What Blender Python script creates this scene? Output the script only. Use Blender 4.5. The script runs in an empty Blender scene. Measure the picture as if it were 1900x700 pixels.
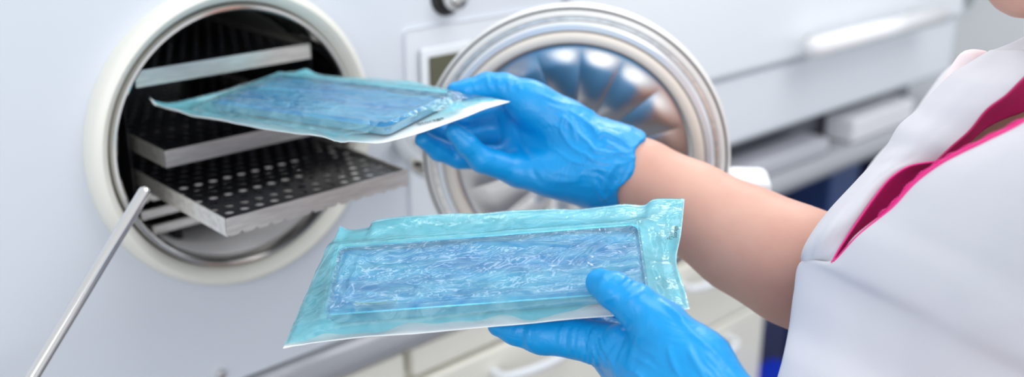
import bpy, bmesh, math, random
import numpy as np
from mathutils import Vector, Matrix
C = bpy.context.scene.collection
PI = math.pi
rng = np.random.default_rng(7)

# ------------------------------------------------------------------ camera
f_px = 1900.0; TILT = .3426; YAW = .7500
CAM = np.array([0.0, -.9, 1.45])
Fv = np.array([math.sin(YAW)*math.cos(TILT), math.cos(YAW)*math.cos(TILT), -math.sin(TILT)])
Rv = np.array([math.cos(YAW), -math.sin(YAW), 0.0]); Uv = np.cross(Rv, Fv)
cd = bpy.data.cameras.new('camera'); cam = bpy.data.objects.new('camera', cd); C.objects.link(cam)
cd.sensor_width = 36; cd.lens = 36*f_px/1900; cd.clip_start = .02
M = Matrix(((Rv[0], Uv[0], -Fv[0], CAM[0]), (Rv[1], Uv[1], -Fv[1], CAM[1]), (Rv[2], Uv[2], -Fv[2], CAM[2]), (0, 0, 0, 1)))
cam.matrix_world = M
cd.dof.use_dof = True; cd.dof.focus_distance = .74; cd.dof.aperture_fstop = 2.8
bpy.context.scene.camera = cam
def P(x, y, d): return CAM + d*(Fv + Rv*(x-950)/f_px + Uv*(350-y)/f_px)
def px_of(p):
    q = np.asarray(p)-CAM; d = q@Fv; return (950+f_px*(q@Rv)/d, 350-f_px*(q@Uv)/d, d)
def hit(x, y, ax, v):
    r = Fv + Rv*(x-950)/f_px + Uv*(350-y)/f_px
    return CAM + r*(v-CAM[ax])/r[ax]
FLOOR = -.08

# ------------------------------------------------------------------ light
sc = bpy.context.scene
sc.view_settings.view_transform = 'Standard'; sc.view_settings.look = 'None'
sc.view_settings.gamma = 1; sc.view_settings.use_curve_mapping = False
sc.view_settings.exposure = -.12
w = bpy.data.worlds.new('world'); sc.world = w; w.use_nodes = True
bg = w.node_tree.nodes['Background']; bg.inputs[0].default_value = (.92, .95, 1.0, 1); bg.inputs[1].default_value = .92
def area(name, loc, target, size, power, col=(1, 1, 1), sy=None):
    l = bpy.data.lights.new(name, 'AREA'); o = bpy.data.objects.new(name, l); C.objects.link(o)
    l.shape = 'RECTANGLE'; l.size = size; l.size_y = sy or size; l.energy = power; l.color = col
    o.location = loc; o.rotation_euler = (Vector(target)-Vector(loc)).to_track_quat('-Z', 'Y').to_euler()
    return o
area('window_light_side', (1.9, .35, 2.35), (.65, -.4, 1.15), .6, 12, (1, .98, .94))
area('added_film_highlight', (.75, .36, 2.45), (.6, -.4, 1.15), 1.3, 6, (1, 1, 1), .18)  # unseen lamp added to give highlights on film, gloves and arm
area('window_light_front', (-1.3, -2.0, 1.9), (.6, -.1, 1.0), 1.8, 28, (.93, .97, 1))
area('added_right_fill', (1.2, -.9, 2.55), (1.2, -.3, 1.0), 1.4, 22, (1, 1, 1))  # unseen overhead fill, added to brighten the right side and worktop edge

# ------------------------------------------------------------------ materials
def mat(name, col=(.8, .8, .8), rough=.5, metal=0, spec=.5, sss=0, ssr=(1, .3, .2), coat=0, bump=None, colnoise=None):
    m = bpy.data.materials.new(name); m.use_nodes = True; nt = m.node_tree; b = nt.nodes['Principled BSDF']
    b.inputs['Base Color'].default_value = (*col, 1); b.inputs['Roughness'].default_value = rough
    b.inputs['Metallic'].default_value = metal; b.inputs['Specular IOR Level'].default_value = spec
    if coat: b.inputs['Coat Weight'].default_value = coat; b.inputs['Coat Roughness'].default_value = .15
    if sss:
        b.inputs['Subsurface Weight'].default_value = sss; b.inputs['Subsurface Radius'].default_value = ssr
        b.inputs['Subsurface Scale'].default_value = .008
    tc = nt.nodes.new('ShaderNodeTexCoord')
    if bump:
        last = None
        for (scale, strength, dist, stretch) in bump:
            mp = nt.nodes.new('ShaderNodeMapping'); mp.inputs['Scale'].default_value = stretch
            if len(stretch) == 3: nt.links.new(tc.outputs['Object'], mp.inputs[0])
            n = nt.nodes.new('ShaderNodeTexNoise'); n.inputs['Scale'].default_value = scale; n.inputs['Detail'].default_value = 3
            n.inputs['Distortion'].default_value = .6
            nt.links.new(mp.outputs[0], n.inputs['Vector'])
            bn = nt.nodes.new('ShaderNodeBump'); bn.inputs['Strength'].default_value = strength; bn.inputs['Distance'].default_value = dist
            nt.links.new(n.outputs[0], bn.inputs['Height'])
            if last: nt.links.new(last.outputs[0], bn.inputs['Normal'])
            last = bn
        nt.links.new(last.outputs[0], b.inputs['Normal'])
    if colnoise:
        c2, scale, stretch, lo, hi = colnoise
        mp = nt.nodes.new('ShaderNodeMapping'); mp.inputs['Scale'].default_value = stretch
        nt.links.new(tc.outputs['Object'], mp.inputs[0])
        n = nt.nodes.new('ShaderNodeTexNoise'); n.inputs['Scale'].default_value = scale; n.inputs['Detail'].default_value = 4
        nt.links.new(mp.outputs[0], n.inputs['Vector'])
        r = nt.nodes.new('ShaderNodeValToRGB'); r.color_ramp.elements[0].position = lo; r.color_ramp.elements[1].position = hi
        r.color_ramp.elements[0].color = (*col, 1); r.color_ramp.elements[1].color = (*c2, 1)
        nt.links.new(n.outputs[0], r.inputs[0]); nt.links.new(r.outputs[0], b.inputs['Base Color'])
    return m
m_white = mat('white_enamel', (.66, .70, .76), .35)
m_unit = mat('white_lacquer', (.83, .86, .90), .25)
m_cream_rub = mat('cream_rubber', (.80, .79, .72), .4)
m_steel = mat('polished_steel', (.78, .77, .75), .16, 1)
m_brushed = mat('brushed_steel', (.90, .87, .82), .34, .9, bump=[(60, .12, .001, (1, 12, 12))], colnoise=((.66, .63, .59), 30, (1, 4, 8), .4, .75))
m_bore = mat('chamber_steel', (.50, .49, .48), .36, .9)
m_dish = mat('pressed_steel', (.55, .54, .53), .27, 1)
m_black = mat('dark_reflection_steel', (.018, .018, .022), .28, .6)  # near-black colour stands in for the dark chamber mirrored in polished trays
m_darkgap = mat('black_rubber', (.02, .02, .02), .6)
m_screen = mat('olive_display', (.10, .10, .06), .3)
m_work = mat('grey_laminate', (.38, .39, .42), .2, spec=.9)
m_cab = mat('cream_lacquer', (.84, .82, .73), .3)
m_navy = mat('navy_plastic', (.02, .025, .09), .4)
m_blue = mat('royal_blue_plastic', (.01, .04, .55), .35)
m_wall = mat('wall_paint', (.84, .86, .87), .7)
m_floor = mat('grey_vinyl', (.12, .13, .17), .4, colnoise=((.16, .17, .2), 12, (1, 1, 1), .4, .6))
m_pipe = mat('grey_green_paint', (.30, .38, .38), .45)
m_glove = mat('nitrile_blue', (.0, .29, .68), .34, 0, .45, bump=[(38, .35, .004, (1, 1, 1.6)), (110, .30, .0015, (1, 2.2, .7))])
m_skin = mat('skin', (.64, .38, .30), .5, 0, .35, sss=.25, bump=[(160, .10, .001, (1, 1, 1))], colnoise=((.55, .28, .22), 14, (1, 1, 1), .35, .75))
m_coat = mat('white_coat_cloth', (.60, .60, .64), .8, 0, .2, sss=.0, bump=[(9, .25, .01, (1, 1, 1)), (700, .12, .0006, (1, 1, 1))])
m_pink = mat('magenta_trim', (.50, .004, .12), .5, bump=[(500, .2, .0006, (1, 1, 1))])
m_pink2 = mat('magenta_piping', (.80, .02, .24), .5, bump=[(900, .4, .001, (1, 1, 1))])
m_pale = mat('pale_pink_cloth', (.86, .74, .76), .8)
m_paper = mat('paper', (.86, .88, .88), .7, bump=[(60, .3, .003, (1, 1, 1))])
m_cloth = mat('blue_wrap', (.005, .23, .62), .7, colnoise=((.34, .62, .80), 9, (.5, 1, 1), .36, .62), bump=[(50, .15, .003, (1, 1, 1))])
m_tray = mat('blue_grey_tray', (.26, .44, .55), .18, .3)
m_ink = mat('ink', (.02, .02, .03), .6)
m_hair = mat('hair', (.05, .03, .02), .4)
m_lip = mat('lips', (.55, .18, .17), .4)
m_gel = mat('yellow_edge_label', (.35, .62, .55), .3)
nt = m_cloth.node_tree   # cloth streaks run along the tray: texture space = metres in the tray
tcn = [q for q in nt.nodes if q.type == 'TEX_COORD'][0]
for l in list(nt.links):
    if l.from_node == tcn: to = l.to_socket; nt.links.remove(l); nt.links.new(tcn.outputs['UV'], to)
for q in nt.nodes:
    if q.type == 'MAPPING': q.inputs['Scale'].default_value = (.9, 3.4, 1)
    if q.type == 'TEX_NOISE': q.inputs['Detail'].default_value = 8; q.inputs['Roughness'].default_value = .65
def film_mat(name, tint, haze, hz):
    m = bpy.data.materials.new(name); m.use_nodes = True; nt = m.node_tree; nt.nodes.clear()
    N = nt.nodes.new; L = nt.links.new
    out = N('ShaderNodeOutputMaterial'); tr = N('ShaderNodeBsdfTransparent'); tr.inputs[0].default_value = (*tint, 1)
    df = N('ShaderNodeBsdfDiffuse'); df.inputs[0].default_value = (*hz, 1)
    gl = N('ShaderNodeBsdfGlossy'); gl.inputs['Roughness'].default_value = .09
    tc = N('ShaderNodeTexCoord')
    n = N('ShaderNodeTexNoise'); n.inputs['Scale'].default_value = 9; n.inputs['Detail'].default_value = 2.5; n.inputs['Distortion'].default_value = 1.5
    mp = N('ShaderNodeMapping'); mp.inputs['Scale'].default_value = (.5, 1.6, 1); L(tc.outputs['UV'], mp.inputs[0])
    mp2 = N('ShaderNodeMapping'); mp2.inputs['Scale'].default_value = (.28, .14, .14); L(mp.outputs[0], mp2.inputs[0]); L(mp2.outputs[0], n.inputs[0])
    vo = N('ShaderNodeTexVoronoi'); vo.feature = 'DISTANCE_TO_EDGE'; vo.inputs['Scale'].default_value = 9; L(mp2.outputs[0], vo.inputs['Vector'])
    b1 = N('ShaderNodeBump'); b1.inputs['Strength'].default_value = .30; b1.inputs['Distance'].default_value = .006; L(n.outputs[0], b1.inputs['Height'])
    b2 = N('ShaderNodeBump'); b2.inputs['Strength'].default_value = .06; b2.inputs['Distance'].default_value = .004; L(vo.outputs['Distance'], b2.inputs['Height']); L(b1.outputs[0], b2.inputs['Normal'])
    L(b2.outputs[0], gl.inputs['Normal'])
    r = N('ShaderNodeMapRange'); r.inputs[1].default_value = .35; r.inputs[2].default_value = .75; r.inputs[3].default_value = haze*.5; r.inputs[4].default_value = haze*1.6
    L(n.outputs[0], r.inputs[0])
    m1 = N('ShaderNodeMixShader'); L(r.outputs[0], m1.inputs[0]); L(tr.outputs[0], m1.inputs[1]); L(df.outputs[0], m1.inputs[2])
    fr = N('ShaderNodeFresnel'); fr.inputs[0].default_value = 1.42; L(b2.outputs[0], fr.inputs[1])
    m2 = N('ShaderNodeMixShader'); L(fr.outputs[0], m2.inputs[0]); L(m1.outputs[0], m2.inputs[1]); L(gl.outputs[0], m2.inputs[2])
    L(m2.outputs[0], out.inputs[0]); return m
m_film = film_mat('blue_tinted_film', (.44, .85, .93), .17, (.48, .82, .92))

# ------------------------------------------------------------------ helpers
def smooth(me, on=True):
    me.polygons.foreach_set('use_smooth', [on]*len(me.polygons)); me.update()
def link(name, me, m, parent=None, sm=True, origin=None):
    o = bpy.data.objects.new(name, me); C.objects.link(o)
    if m: me.materials.append(m)
    if sm: smooth(me)
    if parent:
        o.parent = parent
        me.transform(Matrix.Translation(-parent_world(parent)))
    return o
def parent_world(p):
    v = Vector((0, 0, 0))
    while p: v = v + p.location; p = p.parent
    return v
def raw(verts, faces):
    me = bpy.data.meshes.new('m'); me.from_pydata([tuple(map(float, v)) for v in verts], [], [tuple(map(int, q)) for q in faces]); me.update(); return me
def thing(name, label, cat, loc, group=None):
    o = bpy.data.objects.new(name, None); C.objects.link(o); o.location = loc; o.empty_display_size = .05
    return tag(o, label, cat, group)
def tag(o, label, cat, group=None):
    o['label'] = label; o['category'] = cat
    if group: o['group'] = group
    return o
def struct(o): o['kind'] = 'structure'; return o
def box(name, a, b, m, parent=None, bev=.0, seg=3, sm=True):
    bm = bmesh.new(); bmesh.ops.create_cube(bm, size=1)
    a = Vector(a); b = Vector(b); s = b-a; c = (a+b)/2
    for v in bm.verts: v.co = Vector((v.co.x*s.x, v.co.y*s.y, v.co.z*s.z)) + c
    if bev: bmesh.ops.bevel(bm, geom=bm.edges[:], offset=bev, segments=seg, affect='EDGES', profile=.5)
    me = bpy.data.meshes.new('m'); bm.to_mesh(me); bm.free()
    o = link(name, me, m, parent, False)
    if bev:
        smooth(me); md = o.modifiers.new('wn', 'WEIGHTED_NORMAL'); md.keep_sharp = False
    return o
def lathe(name, prof, m, origin, axis=(0, 1, 0), parent=None, seg=128, xdir=None):
    ax = Vector(axis).normalized(); u = Vector(xdir) if xdir else ax.orthogonal().normalized(); v = ax.cross(u)
    vs = []; fs = []; n = len(prof)
    for i in range(seg):
        a = 2*PI*i/seg; d = u*math.cos(a)+v*math.sin(a)
        for (r, h) in prof: vs.append(Vector(origin)+d*r+ax*h)
    for i in range(seg):
        j = (i+1) % seg
        for k in range(n-1): fs.append((i*n+k, j*n+k, j*n+k+1, i*n+k+1))
    me = raw(vs, fs); bm = bmesh.new(); bm.from_mesh(me); bmesh.ops.remove_doubles(bm, verts=bm.verts, dist=1e-6)
    bmesh.ops.recalc_face_normals(bm, faces=bm.faces); bm.to_mesh(me); bm.free()
    o = link(name, me, m, parent); md = o.modifiers.new('es', 'EDGE_SPLIT'); md.split_angle = math.radians(40)
    return o
def crspline(pts, n):
    pts = [np.array(p, float) for p in pts]; k = len(pts)-1
    out = []
    for t in np.linspace(0, k, n):
        i = min(int(t), k-1); s = t-i
        p1, p2 = pts[i], pts[i+1]
        p0 = pts[i-1] if i > 0 else 2*p1-p2
        p3 = pts[i+2] if i+2 <= k else 2*p2-p1
        out.append(.5*((2*p1)+(-p0+p2)*s+(2*p0-5*p1+4*p2-p3)*s*s+(-p0+3*p1-3*p2+p3)*s**3))
    return np.array(out)
def tube(name, pts, rad, m, parent=None, seg=16, n=None, caps=True):
    pts = crspline(pts, n) if n else np.array(pts, float)
    rad = np.interp(np.linspace(0, 1, len(pts)), np.linspace(0, 1, len(np.atleast_1d(rad))), np.atleast_1d(rad))
    vs = []; fs = []; up = Vector((.13, .21, .97))
    for i, p in enumerate(pts):
        tan = Vector(pts[min(i+1, len(pts)-1)]-pts[max(i-1, 0)]).normalized()
        a = tan.cross(up).normalized(); b = tan.cross(a)
        for k in range(seg):
            th = 2*PI*k/seg; vs.append(Vector(p)+(a*math.cos(th)+b*math.sin(th))*rad[i])
    for i in range(len(pts)-1):
        for k in range(seg): fs.append((i*seg+k, i*seg+(k+1) % seg, (i+1)*seg+(k+1) % seg, (i+1)*seg+k))
    me = raw(vs, fs)
    if caps:
        bm = bmesh.new(); bm.from_mesh(me); bmesh.ops.holes_fill(bm, edges=[e for e in bm.edges if e.is_boundary]); bmesh.ops.recalc_face_normals(bm, faces=bm.faces); bm.to_mesh(me); bm.free()
    return link(name, me, m, parent)

# ---- signed distance bodies -> surface nets
def surface_nets(f, lo, h):
    nx, ny, nz = f.shape; s = f < 0
    cnt = np.zeros((nx-1, ny-1, nz-1)); acc = np.zeros((nx-1, ny-1, nz-1, 3))
    def add(axis):
        a = [slice(None)]*3; b = [slice(None)]*3; a[axis] = slice(0, -1); b[axis] = slice(1, None)
        fa, fb = f[tuple(a)], f[tuple(b)]; cr = (s[tuple(a)] != s[tuple(b)])
        t = np.where(cr, fa/np.where(cr, fa-fb, 1), 0)
        others = [q for q in range(3) if q != axis]
        shp = [nx-1, ny-1, nz-1]
        for da in (0, 1):
            for db in (0, 1):
                sl = [slice(None)]*3
                sl[others[0]] = slice(da, da+shp[others[0]]); sl[others[1]] = slice(db, db+shp[others[1]])
                c = cr[tuple(sl)]; tt = t[tuple(sl)]
                cnt[...] += c
                acc[..., axis] += tt*c; acc[..., others[0]] += da*c; acc[..., others[1]] += db*c
        return cr
    crs = [add(k) for k in range(3)]
    mask = cnt > 0; idx = -np.ones(mask.shape, int); idx[mask] = np.arange(mask.sum())
    g = np.argwhere(mask); v = lo+h*(g+acc[mask]/cnt[mask][:, None])
    faces = []
    for axis in range(3):
        o1, o2 = [q for q in range(3) if q != axis]
        e = np.argwhere(crs[axis]); lim = np.array(mask.shape)
        ok = (e[:, o1] > 0) & (e[:, o2] > 0) & (e[:, o1] < lim[o1]) & (e[:, o2] < lim[o2]) & (e[:, axis] < lim[axis])
        e = e[ok]; d1 = np.zeros(3, int); d1[o1] = 1; d2 = np.zeros(3, int); d2[o2] = 1
        q = [idx[tuple((e-a*d1-b*d2).T)] for a, b in ((0, 0), (1, 0), (1, 1), (0, 1))]
        q = np.stack(q, 1); inside = s[tuple(e.T)]
        if axis == 1: inside = ~inside
        q[~inside] = q[~inside][:, ::-1]
        faces.append(q)
    fc = np.concatenate(faces)
    return v, fc
def pw(q): # grid joint (px, py, depth, radius px) -> world point and metric radius
    return np.array([*P(q[0], q[1], q[2]), q[3]*q[2]/f_px])
def sdf_eval(prims, lo, hi, h, grid=None):
    """prims: list of (a, b, k) with a, b = (x, y, z, r); smooth union with blend k"""
    n = np.ceil((hi-lo)/h).astype(int)+1
    f = np.full(n, .05)
    for (a, b, k) in prims:
        r = max(a[3], b[3]); mn = np.minimum(a[:3], b[:3])-r-.03; mx = np.maximum(a[:3], b[:3])+r+.03
        i0 = np.clip(np.floor((mn-lo)/h).astype(int), 0, n-1); i1 = np.clip(np.ceil((mx-lo)/h).astype(int)+1, 1, n)
        if np.any(i1 <= i0): continue
        sl = tuple(slice(x, y) for x, y in zip(i0, i1))
        X, Y, Z = np.meshgrid(*[lo[q]+h*np.arange(i0[q], i1[q]) for q in range(3)], indexing='ij')
        ab = b[:3]-a[:3]; L = ab@ab
        t = np.clip(((X-a[0])*ab[0]+(Y-a[1])*ab[1]+(Z-a[2])*ab[2])/max(L, 1e-9), 0, 1)
        d = np.sqrt((X-a[0]-t*ab[0])**2+(Y-a[1]-t*ab[1])**2+(Z-a[2]-t*ab[2])**2)-(a[3]+(b[3]-a[3])*t)
        g = f[sl]; hh = np.clip(.5+.5*(g-d)/k, 0, 1)
        f[sl] = g*(1-hh)+d*hh-k*hh*(1-hh)
    return f
def gridpts(lo, n, h): return np.meshgrid(*[lo[q]+h*np.arange(n[q]) for q in range(3)], indexing='ij')
def bounds(prims, pad=.02):
    A = np.array([p for a, b, k in prims for p in (a, b)])
    return (A[:, :3]-A[:, 3:]).min(0)-pad, (A[:, :3]+A[:, 3:]).max(0)+pad
def chain(pts, k): return [(pts[i], pts[i+1], k) for i in range(len(pts)-1)]

# ------------------------------------------------------------------ room
struct(box('floor', (-1.6, -2.6, FLOOR-.05), (3.6, .66, FLOOR), m_floor, sm=False))
struct(box('wall_back', (-1.6, .62, FLOOR), (3.6, .72, 2.7), m_wall, sm=False))
struct(box('wall_right', (3.5, -2.6, FLOOR), (3.6, .62, 2.7), m_wall, sm=False))
o = tube('wall_pipe', [hit(1740, -60, 1, .60), hit(1795, 0, 1, .60), hit(1850, 35, 1, .60), hit(1915, 78, 1, .60), hit(2100, 190, 1, .60)], .022, m_pipe, n=40)
tag(o, 'sloping grey-green pipe fixed along the far wall in the top right corner', 'pipe')

# ------------------------------------------------------------------ worktop and cabinets
WZ = .888
bm_prof = [(0.62, WZ), (.004, WZ), (-.004, WZ-.002), (-.010, WZ-.008), (-.014, WZ-.020), (-.012, WZ-.032), (-.006, WZ-.040), (.0, WZ-.043), (.62, WZ-.043)]
vs = [(x, y, z) for x in (-.6, 2.6) for (y, z) in bm_prof]; n = len(bm_prof)
fs = [(i, i+1, n+i+1, n+i) for i in range(n-1)]+[tuple(range(n)), tuple(range(2*n-1, n-1, -1)), (n-1, 0, n, 2*n-1)]
wt = link('worktop', raw(vs, fs), m_work); md = wt.modifiers.new('es', 'EDGE_SPLIT'); md.split_angle = math.radians(50)
tag(wt, 'long grey worktop with a rounded front edge under the steriliser', 'worktop')
CX1 = 1.455
cabs = [(-.16, .25), (.26, .66), (.67, 1.07), (1.08, CX1)]
for i, (x0, x1) in enumerate(cabs):
    lb = ['cream cabinet under the worktop at the far left end', 'cream cabinet under the worktop, directly below the round chamber',
          'cream cabinet under the worktop, below the open round door', 'rightmost cream cabinet, beside the dark knee space'][i]
    t = thing('base_cabinet', lb, 'cabinet', ((x0+x1)/2, .3, FLOOR), 'cream cabinets under the worktop')
    box('carcass', (x0, .02, FLOOR+.08), (x1, .58, WZ-.044), m_cab, t, .002)
    box('plinth', (x0+.01, .06, FLOOR), (x1-.01, .56, FLOOR+.08), m_darkgap, t)
    box('top_rail', (x0+.002, -.002, WZ-.085), (x1-.002, .02, WZ-.046), m_cab, t, .004)
    zz = [WZ-.089, .655, .42, .14]
    for k in range(3):
        dr = box('drawer', (x0+.003, -.004, zz[k+1]), (x1-.003, .02, zz[k]-.004), m_cab, t, .006)
        xm = (x0+x1)/2; zh = zz[k]-.035
        tube('handle', [(xm-.07, -.003, zh), (xm-.065, -.028, zh), (xm, -.040, zh), (xm+.065, -.028, zh), (xm+.07, -.003, zh)], .006, m_unit, dr, n=30)

# knee space behind the person
box_o = box('storage_bin', (1.50, .10, FLOOR), (1.72, .40, .52), m_navy, None, .02); tag(box_o, 'dark navy storage bin standing in the knee space beside the cream cabinets', 'bin')
bb = box('waste_bin', (1.47, -.14, FLOOR), (1.60, .07, .47), m_blue, None, .03); tag(bb, 'small royal blue bin at the foot of the cream cabinet', 'bin')
fr = box('tall_locker', (1.86, .12, FLOOR), (1.98, .5, .82), mat('dull_blue', (.03, .07, .22), .4), None, .008); tag(fr, 'narrow dull blue locker under the worktop behind the arm', 'locker')
fp = box('equipment_case', (2.05, .10, FLOOR), (2.5, .5, .80), m_navy, None, .01); tag(fp, 'wide navy equipment case at the far right under the worktop', 'case')

# ------------------------------------------------------------------ second unit with bar handle
U0, U1 = .935, 2.09
t = thing('drawer_unit', 'glossy white unit with a long bar handle behind the round door', 'cabinet', ((U0+U1)/2, .25, WZ))
box('housing', (U0, .03, .965), (U1, .56, 1.62), m_unit, t, .01)
box('foot_rail', (U0+.02, .08, WZ), (U1-.02, .52, .965), mat('painted_shade_grey', (.20, .21, .24), .5), t, .004)  # dark colour put in for the shade of the gap under the unit
up = box('upper_front', (U0+.003, -.006, 1.0805), (U1-.003, .03, 1.61), m_unit, t, .012)
lo_ = box('lower_front', (U0+.003, .004, .962), (U1-.003, .034, 1.078), mat('cool_grey_lacquer', (.78, .82, .87), .25), t, .012)
hb = tube('bar_handle', [(1.45, -.045, 1.112), (1.90, -.045, 1.112)], .017, mat('white_gloss_handle', (.95, .95, .96), .12, 0, .8), up, seg=24)
for xx in (1.50, 1.85): tube('handle_post', [(xx, -.045, 1.112), (xx, .0, 1.112)], .009, m_steel, hb)
sb = box('small_white_box', (1.70, -.002, WZ+.001), (1.93, .06, .935), mat('box_white', (.8, .8, .84), .4), None, .006); tag(sb, 'small white box on the worktop below the bar-handled unit', 'box')
sb = box('grey_flat_box', (1.22, .0, WZ+.001), (1.62, .06, .918), mat('box_grey', (.50, .51, .56), .4), None, .006); tag(sb, 'flat grey box on the worktop beneath the lower drawer front', 'box')

# ------------------------------------------------------------------ autoclave
cx, cz = .466, 1.157
A0, A1, AZ0, AZ1 = .02, .925, .892, 1.62
ac = thing('autoclave', 'white steriliser with a round open chamber and round hinged door', 'steriliser', ((A0+A1)/2, .25, WZ))
# face plate with round hole
N = 128; vs = []; fs = []
for i in range(N):
    a = 2*PI*(i+.0)/N; c_, s_ = math.cos(a), math.sin(a)
    vs.append((cx+.1345*c_, 0, cz+.1345*s_))
for i in range(N):
    a = 2*PI*i/N; c_, s_ = math.cos(a), math.sin(a)
    tx = ((A1-cx) if c_ > 0 else (A0-cx))/c_ if abs(c_) > 1e-6 else 1e9
    tz = ((AZ1-cz) if s_ > 0 else (AZ0-cz))/s_ if abs(s_) > 1e-6 else 1e9
    tt = min(tx, tz); vs.append((cx+tt*c_, 0, cz+tt*s_))
for (x, z) in ((A0, AZ0), (A1, AZ0), (A1, AZ1), (A0, AZ1)):  # snap nearest outer vertices to the corners
    k = min(range(N, 2*N), key=lambda q: (vs[q][0]-x)**2+(vs[q][2]-z)**2); vs[k] = (x, 0, z)
for i in range(N): fs.append((i, (i+1) % N, N+(i+1) % N, N+i))
for (i) in range(N): # outer skirt
    vs.append((vs[N+i][0], .54, vs[N+i][2]))
for i in range(N): fs.append((N+i, N+(i+1) % N, 2*N+(i+1) % N, 2*N+i))
fs.append(tuple(range(2*N, 3*N)))
h_ = link('housing', raw(vs, fs), m_white, ac, False)
lathe('seal_ring', [(.1345, .004), (.1335, -.006), (.1355, -.013), (.139, -.0185), (.1435, -.021), (.148, -.0195), (.151, -.015), (.1525, -.007), (.1525, .001)], m_cream_rub, (cx, 0, cz), parent=ac)
lathe('seal_groove', [(.1345, -.004), (.131, -.004), (.131, .006)], m_darkgap, (cx, 0, cz), parent=ac)
lathe('chamber_rim', [(.132, .003), (.132, -.010), (.1305, -.013), (.128, -.0135), (.1262, -.012), (.1255, -.008), (.1250, .012)], m_steel, (cx, 0, cz), parent=ac)
lathe('chamber_lip', [(.1250, .010), (.1250, .05), (.1235, .052)], m_steel, (cx, 0, cz), parent=ac)
lathe('chamber', [(.1235, .050), (.1235, .36), (.10, .372), (.05, .38), (.0001, .382)], m_bore, (cx, 0, cz), parent=ac)
a_ = np.radians(np.linspace(-128, -52, 40)); vs = [(cx+.1228*math.cos(q), y, cz+.1228*math.sin(q)) for q in a_ for y in (.002, .24)]
fs = [(2*i, 2*i+2, 2*i+3, 2*i+1) for i in range(39)]
o = link('bore_sheen_strip', raw(vs, fs), mat('painted_bore_sheen', (.86, .84, .84), .3, .35), ac); o.modifiers.new('s', 'SOLIDIFY').thickness = .0008  # added pale strip, its colour imitating the bright reflection on the bore bottom
# display
pn = box('control_panel', (.674, -.0025, .93), (.915, .0, 1.236), mat('panel_white', (.74, .77, .82), .3), ac, .004)
bz = box('display_bezel', (.692, -.009, 1.10), (.90, -.004, 1.214), m_unit, pn, .003)
box('display', (.702, -.0105, 1.115), (.885, -.0088, 1.203), m_screen, pn, .001)
kb = lathe('knob', [(.0001, -.030), (.008, -.029), (.013, -.024), (.015, -.016), (.014, -.008), (.012, 0)], m_steel, hit(828, -8, 1, 0), parent=ac, seg=40)
lathe('knob_collar', [(.012, -.004), (.020, -.006), (.022, -.003), (.023, 0)], m_darkgap, hit(828, -8, 1, 0), parent=kb, seg=40)
box('latch_slot', tuple(hit(757, 282, 1, 0)+[-.002, -.008, -.004]), tuple(hit(774, 268, 1, 0)+[.002, -.002, .004]), m_darkgap, ac, .001)
lathe('front_screw', [(.0001, -.007), (.004, -.0065), (.006, -.003), (.0062, 0)], m_steel, hit(408, 693, 1, 0), parent=ac, seg=24)
# ---- door
dc = Vector((.697, -.240, 1.140)); th = math.radians(-50.5)
du = Vector((math.cos(th), math.sin(th), 0)); dn = Vector((-abs(math.sin(th)), -math.cos(th), 0))  # towards the camera side
door = lathe('door', [(.0001, -.045), (.09, -.044), (.135, -.036), (.149, -.024), (.1515, -.008), (.1515, .002), (.1503, .0045), (.149, .005), (.1475, .0035), (.1460, .0055), (.1425, .0065), (.1400, .004), (.1385, .0015), (.116, .0015)], None, dc, axis=dn, parent=ac)
door.data.materials.append(mat('door_shell', (.80, .79, .76), .3, .15))
lathe('door_dark_ring', [(.1488, .0046), (.1484, .0056), (.1472, .0050), (.1468, .0040)], mat('ring_grey', (.16, .16, .17), .35, .6), dc, axis=dn, parent=door)
lathe('door_step', [(.1402, .0038), (.1398, .0050), (.1372, .0046), (.1368, .001)], m_brushed, dc, axis=dn, parent=door)
lathe('door_inner_ring', [(.1368, .001), (.1360, .0090), (.1335, .0110), (.1290, .0105), (.1275, .0085), (.1270, .004)], mat('ring_cool_white', (.74, .77, .80), .22, .25), dc, axis=dn, parent=door)
lathe('door_seal', [(.1272, .002), (.1266, .0125), (.1240, .0145), (.1195, .0145), (.1170, .0125), (.1162, .002)], mat('beige_rubber', (.74, .68, .60), .4), dc, axis=dn, parent=door)
# pressed dish with radial petals
nr, na = 60, 384; vs = []; fs = []
dv = Vector((0, 0, 1)); dnv = dn.normalized(); duv = dnv.cross(dv)
for i in range(nr):
    r = .1172*(i/(nr-1)) + 1e-5
    for j in range(na):
        a = 2*PI*j/na
        pet = abs(math.sin(8*a))**.7; e = np.clip((r-.040)/.025, 0, 1)*np.clip((.112-r)/.02, 0, 1)
        e = e*e*(3-2*e)
        hgt = -.007*math.cos(min(r/.118, 1)*PI/2)**2 + .0022*pet*e + .0015*np.clip((.043-r)/.012, 0, 1)
        hgt += .004*np.clip((r-.113)/.006, 0, 1)
        vs.append(dc+duv*(r*math.cos(a+.05))+dv*(r*math.sin(a+.05))+dnv*(hgt+.002))
for i in range(nr-1):
    for j in range(na): fs.append((i*na+j, i*na+(j+1) % na, (i+1)*na+(j+1) % na, (i+1)*na+j))
fs.append(tuple(range(na))[::-1])
link('door_dish', raw(vs, fs), m_dish, door)
# latch block on the door's free edge, hinge arm on the other
e = dc+du*.150; bmv = []
lt = box('door_latch', (-.002, -.030, -.042), (.040, .020, .006), m_unit, None, .009, 4)
lt.data.transform(Matrix.Translation(e+Vector((0, 0, -.012)))@Matrix.Rotation(th, 4, 'Z')); lt.parent = door; lt.data.transform(Matrix.Translation(-parent_world(door)))
tube('hinge_arm', [dc-du*.14-dn*.03+Vector((0, 0, -.03)), dc-du*.165-dn*.05+Vector((0, 0, -.03)), Vector((.668, .0, 1.11))], .012, m_steel, door, n=16)

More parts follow.
